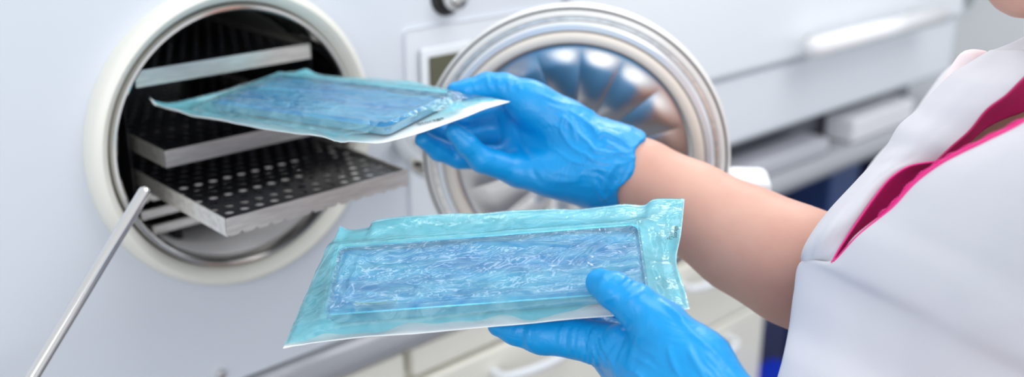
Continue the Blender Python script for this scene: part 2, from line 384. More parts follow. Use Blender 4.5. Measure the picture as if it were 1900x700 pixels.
# ---- shelf rack and perforated trays
rk = thing('tray_rack', 'dark steel rack inside the round chamber carrying the trays', 'rack', (cx, .15, cz-.12))
for sx in (-1, 1):
    x = cx+sx*.1008
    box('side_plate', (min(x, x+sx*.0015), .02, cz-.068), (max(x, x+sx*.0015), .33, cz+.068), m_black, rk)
for zz_, y0, xh in ((1.089, .030, .095), (1.069, .035, .083)):
    box('rack_bar', (cx-xh, y0, zz_-.006), (cx+xh, y0+.004, zz_+.004), m_brushed, rk, .001)
for sx in (-1, 1):
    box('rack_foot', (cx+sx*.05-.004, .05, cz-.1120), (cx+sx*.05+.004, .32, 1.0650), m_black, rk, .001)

def tray(y0, ztop, hw, length, hgt, label, scallop):
    t = thing('perforated_tray', label, 'tray', (cx, y0+length/2, ztop-hgt), 'perforated trays in the chamber')
    zb = ztop-.0035
    # perforated base: staggered real holes
    nx_, ny_ = 13, int(length/.0140); cw, cl = 2*hw/nx_, length/ny_; vs = []; fs = []
    for j in range(ny_):
        for i in range(-1 if j % 2 else 0, nx_):
            xa = cx-hw+cw*(i+(.5 if j % 2 else 0)); xb = xa+cw; ya = y0+cl*j; yb = ya+cl
            xa_, xb_ = max(xa, cx-hw), min(xb, cx+hw)
            if xb_-xa_ < cw*.9:
                k = len(vs); vs += [(xa_, ya, zb), (xb_, ya, zb), (xb_, yb, zb), (xa_, yb, zb)]; fs.append((k, k+1, k+2, k+3)); continue
            k = len(vs); xm, ym = (xa+xb)/2, (ya+yb)/2; r = .0043
            outer = [(xb, ym), (xb, yb), (xm, yb), (xa, yb), (xa, ym), (xa, ya), (xm, ya), (xb, ya)]
            vs += [(x, y, zb) for x, y in outer]
            inner = [(xm+r*math.cos(2*PI*q/16), ym+r*math.sin(2*PI*q/16)) for q in range(16)]
            vs += [(x, y, zb) for x, y in inner]; vs += [(x, y, zb-.0012) for x, y in inner]
            for q in range(8):
                q2 = (q+1) % 8
                fs.append((k+q, k+q2, k+8+(2*q+2) % 16, k+8+2*q+1, k+8+2*q))
            for q in range(16):
                q2 = (q+1) % 16; fs.append((k+8+q, k+8+q2, k+24+q2, k+24+q))
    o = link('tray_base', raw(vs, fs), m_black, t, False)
    # rims: walls with wavy lower edge
    def wall(nm, p0, p1, scal):
        p0 = np.array(p0); p1 = np.array(p1); L = np.linalg.norm(p1-p0); d = (p1-p0)/L; nn = np.array([d[1], -d[0]]); n = int(L/.0015)
        vs = []; fs = []
        for i in range(n+1):
            s = L*i/n; q = p0+d*s
            zl = ztop-hgt+(.0028*max(0, math.cos(2*PI*s/.014))**3 if scal else 0)
            for off in (0, .0012):
                for z in (zl, ztop): vs.append((*(q-nn*off), z))
        for i in range(n):
            a = 4*i; b = a+4
            fs += [(a, b, b+1, a+1), (a+3, b+3, b+2, a+2), (a+1, b+1, b+3, a+3), (a, a+2, b+2, b)]
        fs += [(0, 1, 3, 2), (4*n, 4*n+2, 4*n+3, 4*n+1)]
        link(nm, raw(vs, fs), m_brushed, t, False)
    wall('front_rim', (cx-hw, y0), (cx+hw, y0), scallop)
    wall('side_rim', (cx-hw, y0+length), (cx-hw, y0+.0003), False)
    wall('side_rim', (cx+hw, y0+.0003), (cx+hw, y0+length), False)
    wall('rear_rim', (cx+hw, y0+length), (cx-hw, y0+length), False)
    return t
tray(.006, 1.2365, .0935, .30, .0155, 'topmost perforated tray, highest in the chamber above the blue pack', False)
tray(-.045, 1.1725, .0965, .30, .016, 'middle perforated tray with a smooth front rim under the raised pack', False)
tray(-.150, 1.1370, .0960, .30, .0165, 'lowest perforated tray pulled furthest out, with a wavy-edged front rim', True)
tray(.035, 1.1080, .0960, .26, .009, 'short perforated tray with a wavy rim low inside the chamber', True)

# ---- steel lever in front
tip = P(274, 347, .86); low = P(60, 700, .80); dr_ = (low-tip)
base = hit(10, 790, 1, -.002)
lv = thing('metal_lever', 'slanting polished steel rod with a rounded tip in front of the chamber', 'rod', tuple(base))
def capsule_rod(name, a, b, r, m, parent):
    a = Vector(a); b = Vector(b); ax = (b-a).normalized(); L = (b-a).length
    prof = [(.0001, 0)]+[(r*math.sin(q*PI/16), r-r*math.cos(q*PI/16)) for q in range(1, 9)]+[(r, L*.25), (r*1.01, L*.5), (r*1.02, L)]
    prof = prof+[(.0001, L)]
    return lathe(name, prof, m, a, axis=ax, parent=parent, seg=40)
capsule_rod('rod', tip, tip+dr_*1.14, .0054, m_steel, lv)
elb = tip+dr_*1.12
tube('rod_bend', [elb, elb+dr_*.06+np.array([0, .01, 0]), np.array([elb[0]-.02, -.03, elb[2]-.03]), np.array([elb[0]-.025, 0.0, elb[2]-.035])], .0056, m_steel, lv, n=30)
lathe('collar', [(.0001, -.012), (.010, -.012), (.013, -.009), (.014, 0)], m_steel, (elb[0]-.025, -.0, elb[2]-.035), parent=lv, seg=40)

# ------------------------------------------------------------------ sterile packs
def poly3(pts, n, rough=0, seed=0):
    """edge given as (px, py, depth) knots -> n world points"""
    return crspline([P(*p) for p in pts], n)
def noise1(t, seed, octs=((3, 1), (7, .5), (17, .25))):
    r = np.random.default_rng(seed); return sum(a*np.sin(2*PI*fq*t+r.uniform(0, 6.28)) for fq, a in octs)
class Pack:
    def __init__(s, near, far, left, right, nu=230, nv=130):
        s.nu, s.nv = nu, nv
        A = poly3(near, nu); B = poly3(far, nu); Lf = poly3(left, nv); Rt = poly3(right, nv)
        u = np.linspace(0, 1, nu)[:, None, None]; v = np.linspace(0, 1, nv)[None, :, None]
        s.S = (1-v)*A[:, None]+v*B[:, None]+(1-u)*Lf[None]+u*Rt[None]-((1-u)*(1-v)*A[0]+u*(1-v)*A[-1]+(1-u)*v*B[0]+u*v*B[-1])
        Q = s.S[12:-12, 10:-10].reshape(-1, 3); c = Q.mean(0); s.c = c
        s.a = A[-1]-A[0]+B[-1]-B[0]; s.a = s.a/np.linalg.norm(s.a)
        b = B[0]-A[0]+B[-1]-A[-1]; n0 = np.cross(s.a, b); s.n = np.linalg.svd(Q-c, full_matrices=False)[2][2]; s.n = s.n*np.sign(s.n@n0)
        s.a = s.a-s.n*(s.a@s.n); s.a /= np.linalg.norm(s.a); s.b = np.cross(s.n, s.a)
    def plane_hit(s, x, y, h=0.0):
        r = Fv+Rv*(x-950)/f_px+Uv*(350-y)/f_px; d = (s.c+s.n*h-CAM)@s.n/(r@s.n); return d
    def loc(s, x, y, h):  # pixel on the plane at height h -> (sa, sb)
        p = P(x, y, s.plane_hit(x, y, h))-s.c; return p@s.a, p@s.b
def grid_mesh(S, uvs=None):
    nu, nv = S.shape[:2]; i, j = np.meshgrid(np.arange(nu-1), np.arange(nv-1), indexing='ij')
    k = i*nv+j; fc = np.stack([k, k+nv, k+nv+1, k+1], -1).reshape(-1, 4)
    me = bpy.data.meshes.new('m'); V = S.reshape(-1, 3)
    me.from_pydata(V.tolist(), [], fc.tolist()); me.update()
    if uvs is not None:
        ul = me.uv_layers.new(name='UVMap'); li = np.empty(len(me.loops), int); me.loops.foreach_get('vertex_index', li)
        ul.data.foreach_set('uv', uvs.reshape(-1, 2)[li].ravel())
    return me
def build_pack(pk, name, label, traycorners, trayh, film_margin, seed, wr=1.0, near_roll=.0, ridges=(), mr=0.0):
    """traycorners: four (sa, sb) of the tray footprint, ordered near-left, near-right, far-right, far-left"""
    t = thing(name, label, 'sterile pouch', tuple(pk.c-pk.n*.002), 'sterilisation pouches')
    S = pk.S; rel = S-pk.c; sa = rel@pk.a; sb = rel@pk.b
    T = np.array(traycorners); tc = T.mean(0)
    # tray local frame
    e1 = (T[1]-T[0]+T[2]-T[3]); e1 /= np.linalg.norm(e1); e2 = np.array([-e1[1], e1[0]])
    hx = (np.linalg.norm(T[1]-T[0])+np.linalg.norm(T[2]-T[3]))/4; hy = (abs((T[3]-T[0])@e2)+abs((T[2]-T[1])@e2))/4
    lx = (sa-tc[0])*e1[0]+(sb-tc[1])*e1[1]; ly = (sa-tc[0])*e2[0]+(sb-tc[1])*e2[1]
    r = np.random.default_rng(seed)
    def nz(x, y, sc, k=5):
        o = 0
        for q in range(k):
            a = r.uniform(0, 6.28); fq = sc*r.uniform(.6, 1.7); o = o+np.sin(fq*(x*math.cos(a)+y*math.sin(a))+r.uniform(0, 6.28)+1.3*np.sin(fq*.4*(x*math.sin(a)-y*math.cos(a))))
        return o/k
    dx = np.maximum(np.abs(lx)-hx, 0); dy = np.maximum(np.abs(ly)-hy, 0); d = np.hypot(dx, dy)
    u = np.linspace(0, 1, pk.nu)[:, None]; v = np.linspace(0, 1, pk.nv)[None, :]
    edge = np.minimum(np.minimum(u, 1-u)*.27, np.minimum(v, 1-v)*.14)
    fall = .010+.006*(nz(lx, ly, 60)+1)
    drape = np.exp(-(d/fall)**1.1)*np.clip(edge/.004, 0, 1)
    ins = (d <= 0); inner = np.minimum(hx-np.abs(lx), hy-np.abs(ly))
    sag = ins*(.0016*np.exp(-((inner-.0035)/.0016)**2)+.0004)
    radial = np.arctan2(ly, lx)
    H = (trayh+.0016)*drape+sag
    H = H+wr*.0011*nz(lx*.6, ly, 190, 6)*np.clip(d/.003, 0, 1)*np.clip(edge/.003, 0, 1)+wr*.0007*(nz(lx*.35, ly*1.6, 200, 6)+.6)*np.clip(inner/.01, 0, 1)*ins
    H = np.maximum(H, .0005)
    # the paper backing, edges slightly curled
    curl = near_roll*np.clip((.07-v)/.07, 0, 1)**2*(1+.5*noise1(u, seed+3))
    base = S+pk.n*(curl[..., None]) + pk.n*(.0010*nz(lx, ly, 110))[..., None]*np.clip(1-edge/.03, 0, 1)[..., None]
    uv = np.stack([lx*40, ly*40], -1)
    bl = np.exp(-(d/.02)**2)[..., None]; flat = base-((base-pk.c)@pk.n)[..., None]*pk.n
    pp = base*(1-bl)+flat*bl-pk.n*.0008
    me = grid_mesh(pp, uv); o = link('paper_backing', me, m_paper, t); sd = o.modifiers.new('s', 'SOLIDIFY'); sd.thickness = .0005; sd.offset = 1
    # film: stops short of the paper at the near edge with a wavy border
    fm = film_margin*(1+.42*noise1(u, seed+9, ((2.3, .9), (5, .8), (9, .4)))); fm = np.maximum(fm, .0003)
    flat = base-((base-pk.c)@pk.n)[..., None]*pk.n      # over the tray the film follows the tray, not the paper
    bl = np.exp(-(d/.02)**2)[..., None]; base2 = base*(1-bl)+flat*bl; F = base2+pk.n*H[..., None]
    for (pa, pb, w1, amp) in ridges:     # sharp creases of the film
        A = P(*pa, pk.plane_hit(*pa, trayh)); B = P(*pb, pk.plane_hit(*pb, trayh)); A2 = A-pk.c; B2 = B-pk.c
        ax_, ay_, bx_, by_ = A2@pk.a, A2@pk.b, B2@pk.a, B2@pk.b; L2 = (bx_-ax_)**2+(by_-ay_)**2
        tt = np.clip(((sa-ax_)*(bx_-ax_)+(sb-ay_)*(by_-ay_))/L2, 0, 1); wob = .0008*np.sin(tt*17+ax_*300)
        dd = np.hypot(sa-ax_-tt*(bx_-ax_)+wob, sb-ay_-tt*(by_-ay_)+wob)
        F = F+pk.n*(amp*np.exp(-(dd/w1)**2)*np.clip(4*tt+.1, 0, 1)*np.clip(4*(1-tt)+.1, 0, 1))[..., None]
    vf = np.clip(v, 0, 1)*(1-fm/.14)+fm/.14     # squeeze the film rows away from the near edge
    idx = vf*(pk.nv-1); i0 = np.clip(np.floor(idx).astype(int), 0, pk.nv-2); w_ = (idx-i0)[..., None]
    I = np.arange(pk.nu)[:, None]; F2 = F[I, i0]*(1-w_)+F[I, i0+1]*w_; uv2 = uv[I, i0]*(1-w_)+uv[I, i0+1]*w_
    if mr:
        mu = mr*(1+.3*noise1(v, seed+5)); ix = np.clip(u*(1-mu/.27), 0, 1)*(pk.nu-1); j0 = np.clip(np.floor(ix).astype(int), 0, pk.nu-2); w2 = (ix-j0)[..., None]
        J = np.arange(pk.nv)[None, :]+0*j0; F2 = F2[j0, J]*(1-w2)+F2[j0+1, J]*w2; uv2 = uv2[j0, J]*(1-w2)+uv2[j0+1, J]*w2
    me = grid_mesh(F2, uv2); link('film', me, m_film, t)
    return t, (tc, e1, e2, hx, hy)
def pack_contents(pk, fr, trayh, lab_tray, lab_wrap, seed, fold=True):
    tc, e1, e2, hx, hy = fr; hx -= .002; hy -= .002
    def W(x, y, z): q = tc+e1*x+e2*y; return pk.c+pk.a*q[0]+pk.b*q[1]+pk.n*z
    t = thing('instrument_tray', lab_tray, 'tray', tuple(W(0, 0, .001)), 'steel trays inside the pouches')
    bm = bmesh.new()
    nx, ny = 30, 14
    # open box with outward lip: rounded rectangular loops
    def loop(hx_, hy_, z, rc=.006):
        pts = []
        for (sx, sy, a0) in ((1, 1, 0), (-1, 1, 90), (-1, -1, 180), (1, -1, 270)):
            for q in range(6):
                a = math.radians(a0+90*q/5); pts.append(W(sx*(hx_-rc)+rc*math.cos(a), sy*(hy_-rc)+rc*math.sin(a), z))
        return pts
    prof = [(hx-.005, hy-.005, .0012), (hx-.002, hy-.002, .003), (hx, hy, trayh-.001), (hx, hy, trayh), (hx-.0015, hy-.0015, trayh), (hx-.0035, hy-.0035, .004), (hx-.006, hy-.006, .003)]
    vs = []; fs = []
    for pr_ in prof: vs += loop(*pr_)
    n = 24
    for k in range(len(prof)-1):
        for q in range(n): fs.append((k*n+q, k*n+(q+1) % n, (k+1)*n+(q+1) % n, (k+1)*n+q))
    fs.append(tuple(range(n))[::-1]); fs.append(tuple((len(prof)-1)*n+q for q in range(n)))
    o = link('tray_body', raw(vs, fs), m_tray, t, True); md = o.modifiers.new('es', 'EDGE_SPLIT'); md.split_angle = .6
    # crumpled blue wrap lying in the tray
    r = np.random.default_rng(seed); nx, ny = 150, 70
    X, Y = np.meshgrid(np.linspace(-hx+.0012, hx-.0012, nx), np.linspace(-hy+.0012, hy-.0012, ny), indexing='ij')
    Z = np.full_like(X, trayh-.0035)+.0020*np.exp(-((Y+hy*.66)/.0045)**2)-.0015*np.exp(-((Y+hy*.50)/.003)**2)
    for q in range(14):
        a = r.normal(0, .5)+(PI/2 if q % 5 == 0 else 0); fq = r.uniform(60, 260); ph = r.uniform(0, 6.28)
        Z += .00028*np.sin(fq*(-X*math.sin(a)+Y*math.cos(a))+ph+1.4*np.sin(50*X+ph))
    Z = np.minimum(Z, trayh+.0004)
    pts = np.array([[W(X[i, j], Y[i, j], max(Z[i, j], trayh-.0062)) for j in range(ny)] for i in range(nx)])
    me = grid_mesh(pts, np.stack([X, Y], -1)); o = link('cloth_wrap', me, m_cloth); sd = o.modifiers.new('s', 'SOLIDIFY'); sd.thickness = .0008
    tag(o, lab_wrap, 'cloth', 'blue cloths inside the pouches')
    return W

# lower pack (held by the near hand)
near = [(525, 648, .700), (600, 632, .700), (680, 618, .699), (780, 615, .698), (880, 607, .697), (980, 596, .695), (1080, 584, .693), (1180, 574, .688), (1280, 572, .680)]
far = [(630, 419, .800), (652, 427, .800), (685, 422, .800), (700, 409, .801), (790, 400, .800), (880, 397, .797), (980, 390, .795), (1060, 388, .792), (1120, 384, .790), (1160, 379, .788), (1195, 381, .786), (1215, 370, .784), (1270, 368, .780)]
left = [(525, 648, .700), (545, 600, .722), (562, 560, .740), (590, 500, .765), (615, 455, .785), (630, 419, .800)]
right = [(1280, 572, .680), (1272, 540, .700), (1257, 495, .722), (1256, 470, .733), (1264, 430, .752), (1270, 368, .780)]
pkL = Pack(near, far, left, right)
H1 = .0125
Tc = [pkL.loc(584, 588, H1), pkL.loc(1203, 549, H1), pkL.loc(1197, 408, H1), pkL.loc(634, 458, H1)]
tL, frL = build_pack(pkL, 'sterile_pouch', 'blue-tinted see-through pouch lying on the lower gloved hand, nearest the viewer', Tc, H1, .0022, 11, 1.15, .0022,
    [((850, 452), (1085, 461), .0016, .0014), ((1092, 470), (1190, 418), .0022, .0020), ((1090, 505), (1093, 466), .0015, .0014), ((1000, 468), (1040, 520), .0012, .0009),
     ((1212, 415), (1222, 470), .0022, .0030), ((1216, 480), (1235, 560), .0022, .0032), ((652, 465), (612, 572), .0018, .0016), ((676, 470), (640, 560), .0022, .0014),
     ((1242, 385), (1238, 480), .0014, .0016), ((940, 402), (946, 448), .0014, .0012), ((1130, 440), (1060, 500), .0018, .0012), ((700, 432), (900, 446), .0014, .0010),
     ((760, 600), (840, 596), .0016, .0014), ((900, 585), (1060, 572), .0016, .0016), ((670, 600), (690, 615), .0014, .0014)])
WL = pack_contents(pkL, frL, H1, 'steel tray sealed inside the lower, nearer pouch', 'crumpled blue cloth in the tray of the lower, nearer pouch', 5)
# upper pack (going into the chamber)
near2 = [(278, 185, .955), (300, 200, .938), (400, 216, .895), (500, 238, .855), (590, 250, .825), (625, 262, .812), (650, 259, .805), (690, 259, .800)]
right2 = [(690, 259, .800), (720, 258, .802), (780, 244, .813), (860, 217, .832), (900, 201, .842), (946, 187, .853)]
far2 = [(568, 128, 1.02), (600, 140, 1.01), (680, 146, .985), (760, 152, .95), (820, 163, .915), (946, 187, .853)]
left2 = [(278, 185, .955), (320, 190, .962), (400, 172, .975), (470, 150, .995), (568, 128, 1.02)]
pkU = Pack(near2, far2, left2, right2)
H2 = .010
Tc2 = [pkU.loc(352, 190, H2), pkU.loc(697, 234, H2), pkU.loc(872, 178, H2), pkU.loc(548, 138, H2)]
tU, frU = build_pack(pkU, 'sterile_pouch', 'blue-tinted pouch held level by the upper gloved hand at the chamber mouth', Tc2, H2, .004, 23, .8, .002, [((430, 165), (700, 178), .002, .0016), ((560, 150), (760, 170), .002, .0016), ((700, 236), (850, 200), .0018, .0016)], .012)
WU = pack_contents(pkU, frU, H2, 'steel tray sealed inside the upper pouch at the chamber mouth', 'crumpled blue cloth in the tray of the upper pouch', 9)

# printing on the pouches, a sealed yellow-edged label, bubbles
def text(name, body, size, origin, xd, yd, parent, m=m_ink):
    cu = bpy.data.curves.new('t', 'FONT'); cu.body = body; cu.size = size; cu.extrude = .00005
    ob = bpy.data.objects.new('t', cu); C.objects.link(ob); dg = bpy.context.evaluated_depsgraph_get()
    me = bpy.data.meshes.new_from_object(ob.evaluated_get(dg)); bpy.data.objects.remove(ob)
    xd = Vector(xd).normalized(); zd = xd.cross(Vector(yd)).normalized(); yd = zd.cross(xd)
    R = Matrix((( xd.x, yd.x, zd.x, origin[0]), (xd.y, yd.y, zd.y, origin[1]), (xd.z, yd.z, zd.z, origin[2]), (0, 0, 0, 1)))
    me.transform(R); return link(name, me, m, parent, False)
def near_point(pk, x, y, h): return P(x, y, pk.plane_hit(x, y, h))
a_ = near_point(pkL, 1247, 445, .0065); b_ = near_point(pkL, 1249, 400, .0065)
a2 = near_point(pkL, 1256, 442, .0065); b2 = near_point(pkL, 1258, 400, .0065)
a3 = near_point(pkU, 776, 232, .001); b3 = near_point(pkU, 812, 223, .001)
text('printing', 'Storage', .0075, a3, b3-a3, np.cross(pkU.n, b3-a3), tU)
text('printing', 'Peel', .0052, a_, b_-a_, np.cross(pkL.n, b_-a_), tL)
text('printing', 'Storage', .0045, a2, b2-a2, np.cross(pkL.n, b2-a2), tL)

gp = [near_point(pkL, x, y, .0131) for x, y in ((658, 563), (668, 557), (684, 541), (700, 545), (722, 553), (738, 554), (733, 560), (700, 562))]
me = raw(gp+[q+pkL.n*.0004 for q in gp], [tuple(range(8)), tuple(range(15, 7, -1))]+[(i, (i+1) % 8, 8+(i+1) % 8, 8+i) for i in range(8)])
gl_ = link('clear_label', me, mat('clear_aqua', (.10, .42, .74), .2), tL, False)
tube('label_edge', gp+[gp[0]], .0004, mat('yellow_edge', (.55, .66, .30), .4), gl_, seg=6)
# ------------------------------------------------------------------ hands and body
def disp_noise(v, amp, sc, seed):
    r = np.random.default_rng(seed); o = np.zeros(len(v))
    for q in range(7):
        k = r.normal(0, 1, 3); k = k/np.linalg.norm(k)*sc*r.uniform(.5, 1.6); k2 = r.normal(0, 1, 3)*sc*.4
        o += np.sin(v@k+r.uniform(0, 6.28)+1.5*np.sin(v@k2))
    return amp*o/7
def mesh_normals(v, fc):
    nrm = np.zeros_like(v); a = v[fc[:, 1]]-v[fc[:, 0]]; b = v[fc[:, 3]]-v[fc[:, 0]]; n = np.cross(a, b)
    for k in range(4): np.add.at(nrm, fc[:, k], n)
    return nrm/np.maximum(np.linalg.norm(nrm, axis=1), 1e-12)[:, None]
K = .006
# right hand (upper glove)
RH = {}
r_thumb = [pw(q) for q in ((846, 168, .884, 17), (868, 167, .884, 20), (905, 160, .884, 25), (935, 163, .882, 27), (985, 190, .880, 33), (1060, 243, .884, 44))]
r_palm = [[pw(q) for q in s] for s in (
    ((1125, 275, .886, 42), (1050, 232, .888, 38), (985, 198, .892, 34), (950, 205, .912, 26)),
    ((1120, 300, .886, 46), (1040, 270, .896, 36), (960, 245, .912, 30)),
    ((1110, 322, .886, 48), (1030, 305, .896, 38), (955, 292, .902, 31)),
    ((1100, 335, .882, 46), (1030, 325, .880, 36), (965, 318, .882, 32)))]
r_f = [[pw(q) for q in s] for s in (
    ((950, 208, .915, 25), (880, 222, .940, 21), (835, 222, .935, 18), (800, 212, .925, 16)),
    ((940, 250, .920, 26), (870, 262, .935, 22), (830, 252, .930, 19), (800, 238, .920, 17)),
    ((950, 295, .905, 27), (852, 290, .895, 22), (815, 279, .886, 20), (786, 260, .874, 16)),
    ((962, 318, .883, 29), (895, 296, .868, 25), (866, 268, .860, 22), (843, 245, .856, 18)))]
r_wr = [pw(q) for q in ((1100, 305, .886, 62), (1160, 312, .886, 60))]
def hand_prims(thumb, palm, fingers, wr, k=K):
    L = []
    for c in palm: L += chain(c, .014)
    L += chain(wr, .02)
    L += chain(thumb[-3:], .012); L += chain(thumb[:-2], .004)
    for c in fingers: L += chain(c, .0035)
    return L
hR = hand_prims(r_thumb, r_palm, r_f, r_wr)
# left hand (lower glove)
dp = pkL.plane_hit
l_thumb = [pw(q) for q in ((1113, 525, dp(1113, 525, .024), 27), (1140, 540, dp(1140, 540, .029), 33), (1180, 568, .668, 40), (1225, 610, .664, 54), (1290, 680, .650, 66), (1345, 760, .635, 68))]
l_palm = [[pw(q) for q in s] for s in (
    ((1340, 780, .632, 66), (1240, 715, .660, 66), (1160, 650, .690, 50)),
    ((1310, 790, .640, 60), (1200, 735, .690, 52), (1140, 665, .725, 40)),
    ((1320, 790, .650, 60), (1220, 720, .715, 50), (1170, 650, .755, 40)),
    ((1345, 790, .645, 60), (1290, 720, .715, 48), (1240, 640, .770, 38)))]
l_f = [[pw(q) for q in s] for s in (
    ((1150, 648, .698, 46), (1065, 626, .712, 38), (1005, 621, .718, 36), (955, 612, .722, 27), (925, 605, .724, 20)),
    ((1140, 655, .725, 36), (1040, 600, .765, 27), (985, 580, .775, 24), (935, 565, .780, 21)),
    ((1170, 640, .755, 34), (1060, 585, .785, 27), (1000, 578, .795, 26), (950, 560, .800, 22)),
    ((1235, 640, .770, 34), (1140, 590, .800, 27), (1090, 572, .810, 24), (1050, 560, .815, 20)))]
l_wr = [pw(q) for q in ((1330, 775, .635, 72), (1400, 860, .612, 66))]
hL = hand_prims(l_thumb, l_palm, l_f, l_wr)
def glove(name, label, prims, cut_p, cut_n, arm, h, seed, flare, parent, crease, folds=()):
    lo, hi = bounds(prims+flare, .012); f = sdf_eval(prims+flare, lo, hi, h); X, Y, Z = gridpts(lo, f.shape, h)
    pl = (X-cut_p[0])*cut_n[0]+(Y-cut_p[1])*cut_n[1]+(Z-cut_p[2])*cut_n[2]
    pl = pl+.0022*np.sin(X*170+Z*90)+.002*np.sin(Y*230-Z*120)
    f = np.maximum(f, pl)
    if arm:
        fi = sdf_eval(arm, lo, hi, h)
        f = np.maximum(f, -np.maximum(fi, -(pl+.022)))
    v, fc = surface_nets(f, lo, h); n = mesh_normals(v, fc)
    d = disp_noise(v, .0009, 150, seed)
    for (p, ax, fr_, amp, rad) in crease:   # ridged folds across fingers and round the wrist
        q = v-p; s = q@ax; ph = s*fr_+disp_noise(v, 12., 75, seed+int(fr_))+disp_noise(v, 3., 200, seed+1); gate = np.clip(.5+disp_noise(v, 2.4, 95, seed+2), 0, 1)
        d = d+amp*gate*np.exp(-(np.linalg.norm(q, axis=1)/rad)**2)*((1-np.abs(np.sin(ph*.5)))**2-.25)
    q = v-CAM; dz = q@Fv; vx = 950+f_px*(q@Rv)/dz; vy = 350-f_px*(q@Uv)/dz; front = np.clip(-(n*q).sum(1)/np.linalg.norm(q, axis=1)*3, 0, 1)
    for (a, b, w1, amp) in folds:       # single gathered folds of the glove
        L2 = (b[0]-a[0])**2+(b[1]-a[1])**2; tt = np.clip(((vx-a[0])*(b[0]-a[0])+(vy-a[1])*(b[1]-a[1]))/L2, 0, 1)
        bow = np.sqrt(L2)*.06*np.sin(PI*tt)
        nx_, ny_ = -(b[1]-a[1])/math.sqrt(L2), (b[0]-a[0])/math.sqrt(L2)
        dd = np.hypot(vx-a[0]-tt*(b[0]-a[0])-nx_*bow, vy-a[1]-tt*(b[1]-a[1])-ny_*bow)
        d = d+amp*front*np.exp(-(dd/w1)**2)*np.clip(3*np.minimum(tt, 1-tt)+.15, 0, 1)
    v = v+n*d[:, None]
    me = raw(v, fc); return link(name, me, m_glove, parent)
body_joint = dict()
person = thing('person', 'person in a white coat with magenta trim and blue gloves holding two pouches', 'person', (.74, -.65, FLOOR))
def unit(v): v = np.array(v, float); return v/np.linalg.norm(v)
# right arm
aR = [pw(q) for q in ((1100, 305, .886, 46), (1165, 318, .886, 56), (1200, 335, .884, 61), (1280, 385, .872, 78), (1380, 445, .850, 93), (1480, 495, .828, 104), (1590, 550, .822, 92))]
shR = np.array([.905, -.54, 1.215]); shL = np.array([.675, -.82, 1.235])
cen = (shR+shL)/2; side = unit(shR-shL); face = np.array([-side[1], side[0], 0.0])
aR2 = [aR[-1], np.array([*(aR[-1][:3]*.5+shR*.5), .036]), np.array([*shR, .036])]
wL = l_wr[-1][:3]; elL = np.array([.66, -.84, 1.03])
aL = [np.array([*l_wr[0][:3], .022]), np.array([*wL, .026]), np.array([*(wL*.5+elL*.5), .036]), np.array([*elL, .040]), np.array([*(elL*.5+shL*.5), .046]), np.array([*shL, .052])]
cutR = (aR[1][:3]+aR[2][:3])/2; nR = unit(aR[3][:3]-aR[0][:3]+np.array(Uv)*.02)
flR = [(pw((1120, 305, .886, 66)), pw((1172, 318, .886, 68)), .02)]
flR[0][1][:3] += 0
cr = []
def crease_at(x, y, d, ax, fq, amp, rad): return (P(x, y, d), unit(ax), fq, amp, rad)
axR = unit(P(1100, 290, .886)-P(900, 200, .886))
glR = glove('glove', '', hR, P(1172, 312, .886), unit(P(1260, 345, .880)-P(1165, 312, .886)), [(a, b, .01) for a, b in zip([q+np.array([0, 0, 0, .0012]) for q in aR[:3]], [q+np.array([0, 0, 0, .0012]) for q in aR[1:4]])], .0016, 3, flR, person,
    folds=[((902, 137), (912, 168), 4, .0014), ((922, 138), (930, 170), 4, .0013), ((942, 142), (950, 172), 4, .0014), ((962, 150), (966, 172), 4, .0010), ((880, 150), (886, 175), 4, .0008), ((1000, 172), (1062, 196), 4, .0014), ((1005, 188), (1050, 205), 3.5, .0010), ((1048, 212), (1042, 255), 4, .0012), ((1062, 214), (1070, 262), 4, .0012),
    ((1085, 225), (1160, 262), 5, .0018), ((1110, 250), (1168, 285), 5, .0014), ((1142, 300), (1120, 375), 6, .0018), ((1100, 330), (1128, 378), 5, .0014), ((955, 225), (985, 300), 6, -.0014), ((985, 310), (1010, 345), 5, -.0010), ((835, 272), (850, 296), 4, -.0008), ((1030, 335), (1080, 330), 6, .0010)],
    crease=[crease_at(905, 150, .87, axR, 2000, .0014, .014), crease_at(960, 165, .87, axR, 1300, .0014, .022), crease_at(1110, 235, .86, Uv+Rv*.45, 640, .0022, .040),
     crease_at(1130, 340, .86, Uv-Rv*.5, 560, .0018, .030), crease_at(860, 290, .86, Uv, 1800, .0010, .014), crease_at(1000, 200, .86, Uv*.8+Rv, 1500, .0012, .025)])
axL = unit(P(1000, 618, .7)-P(1150, 640, .69))
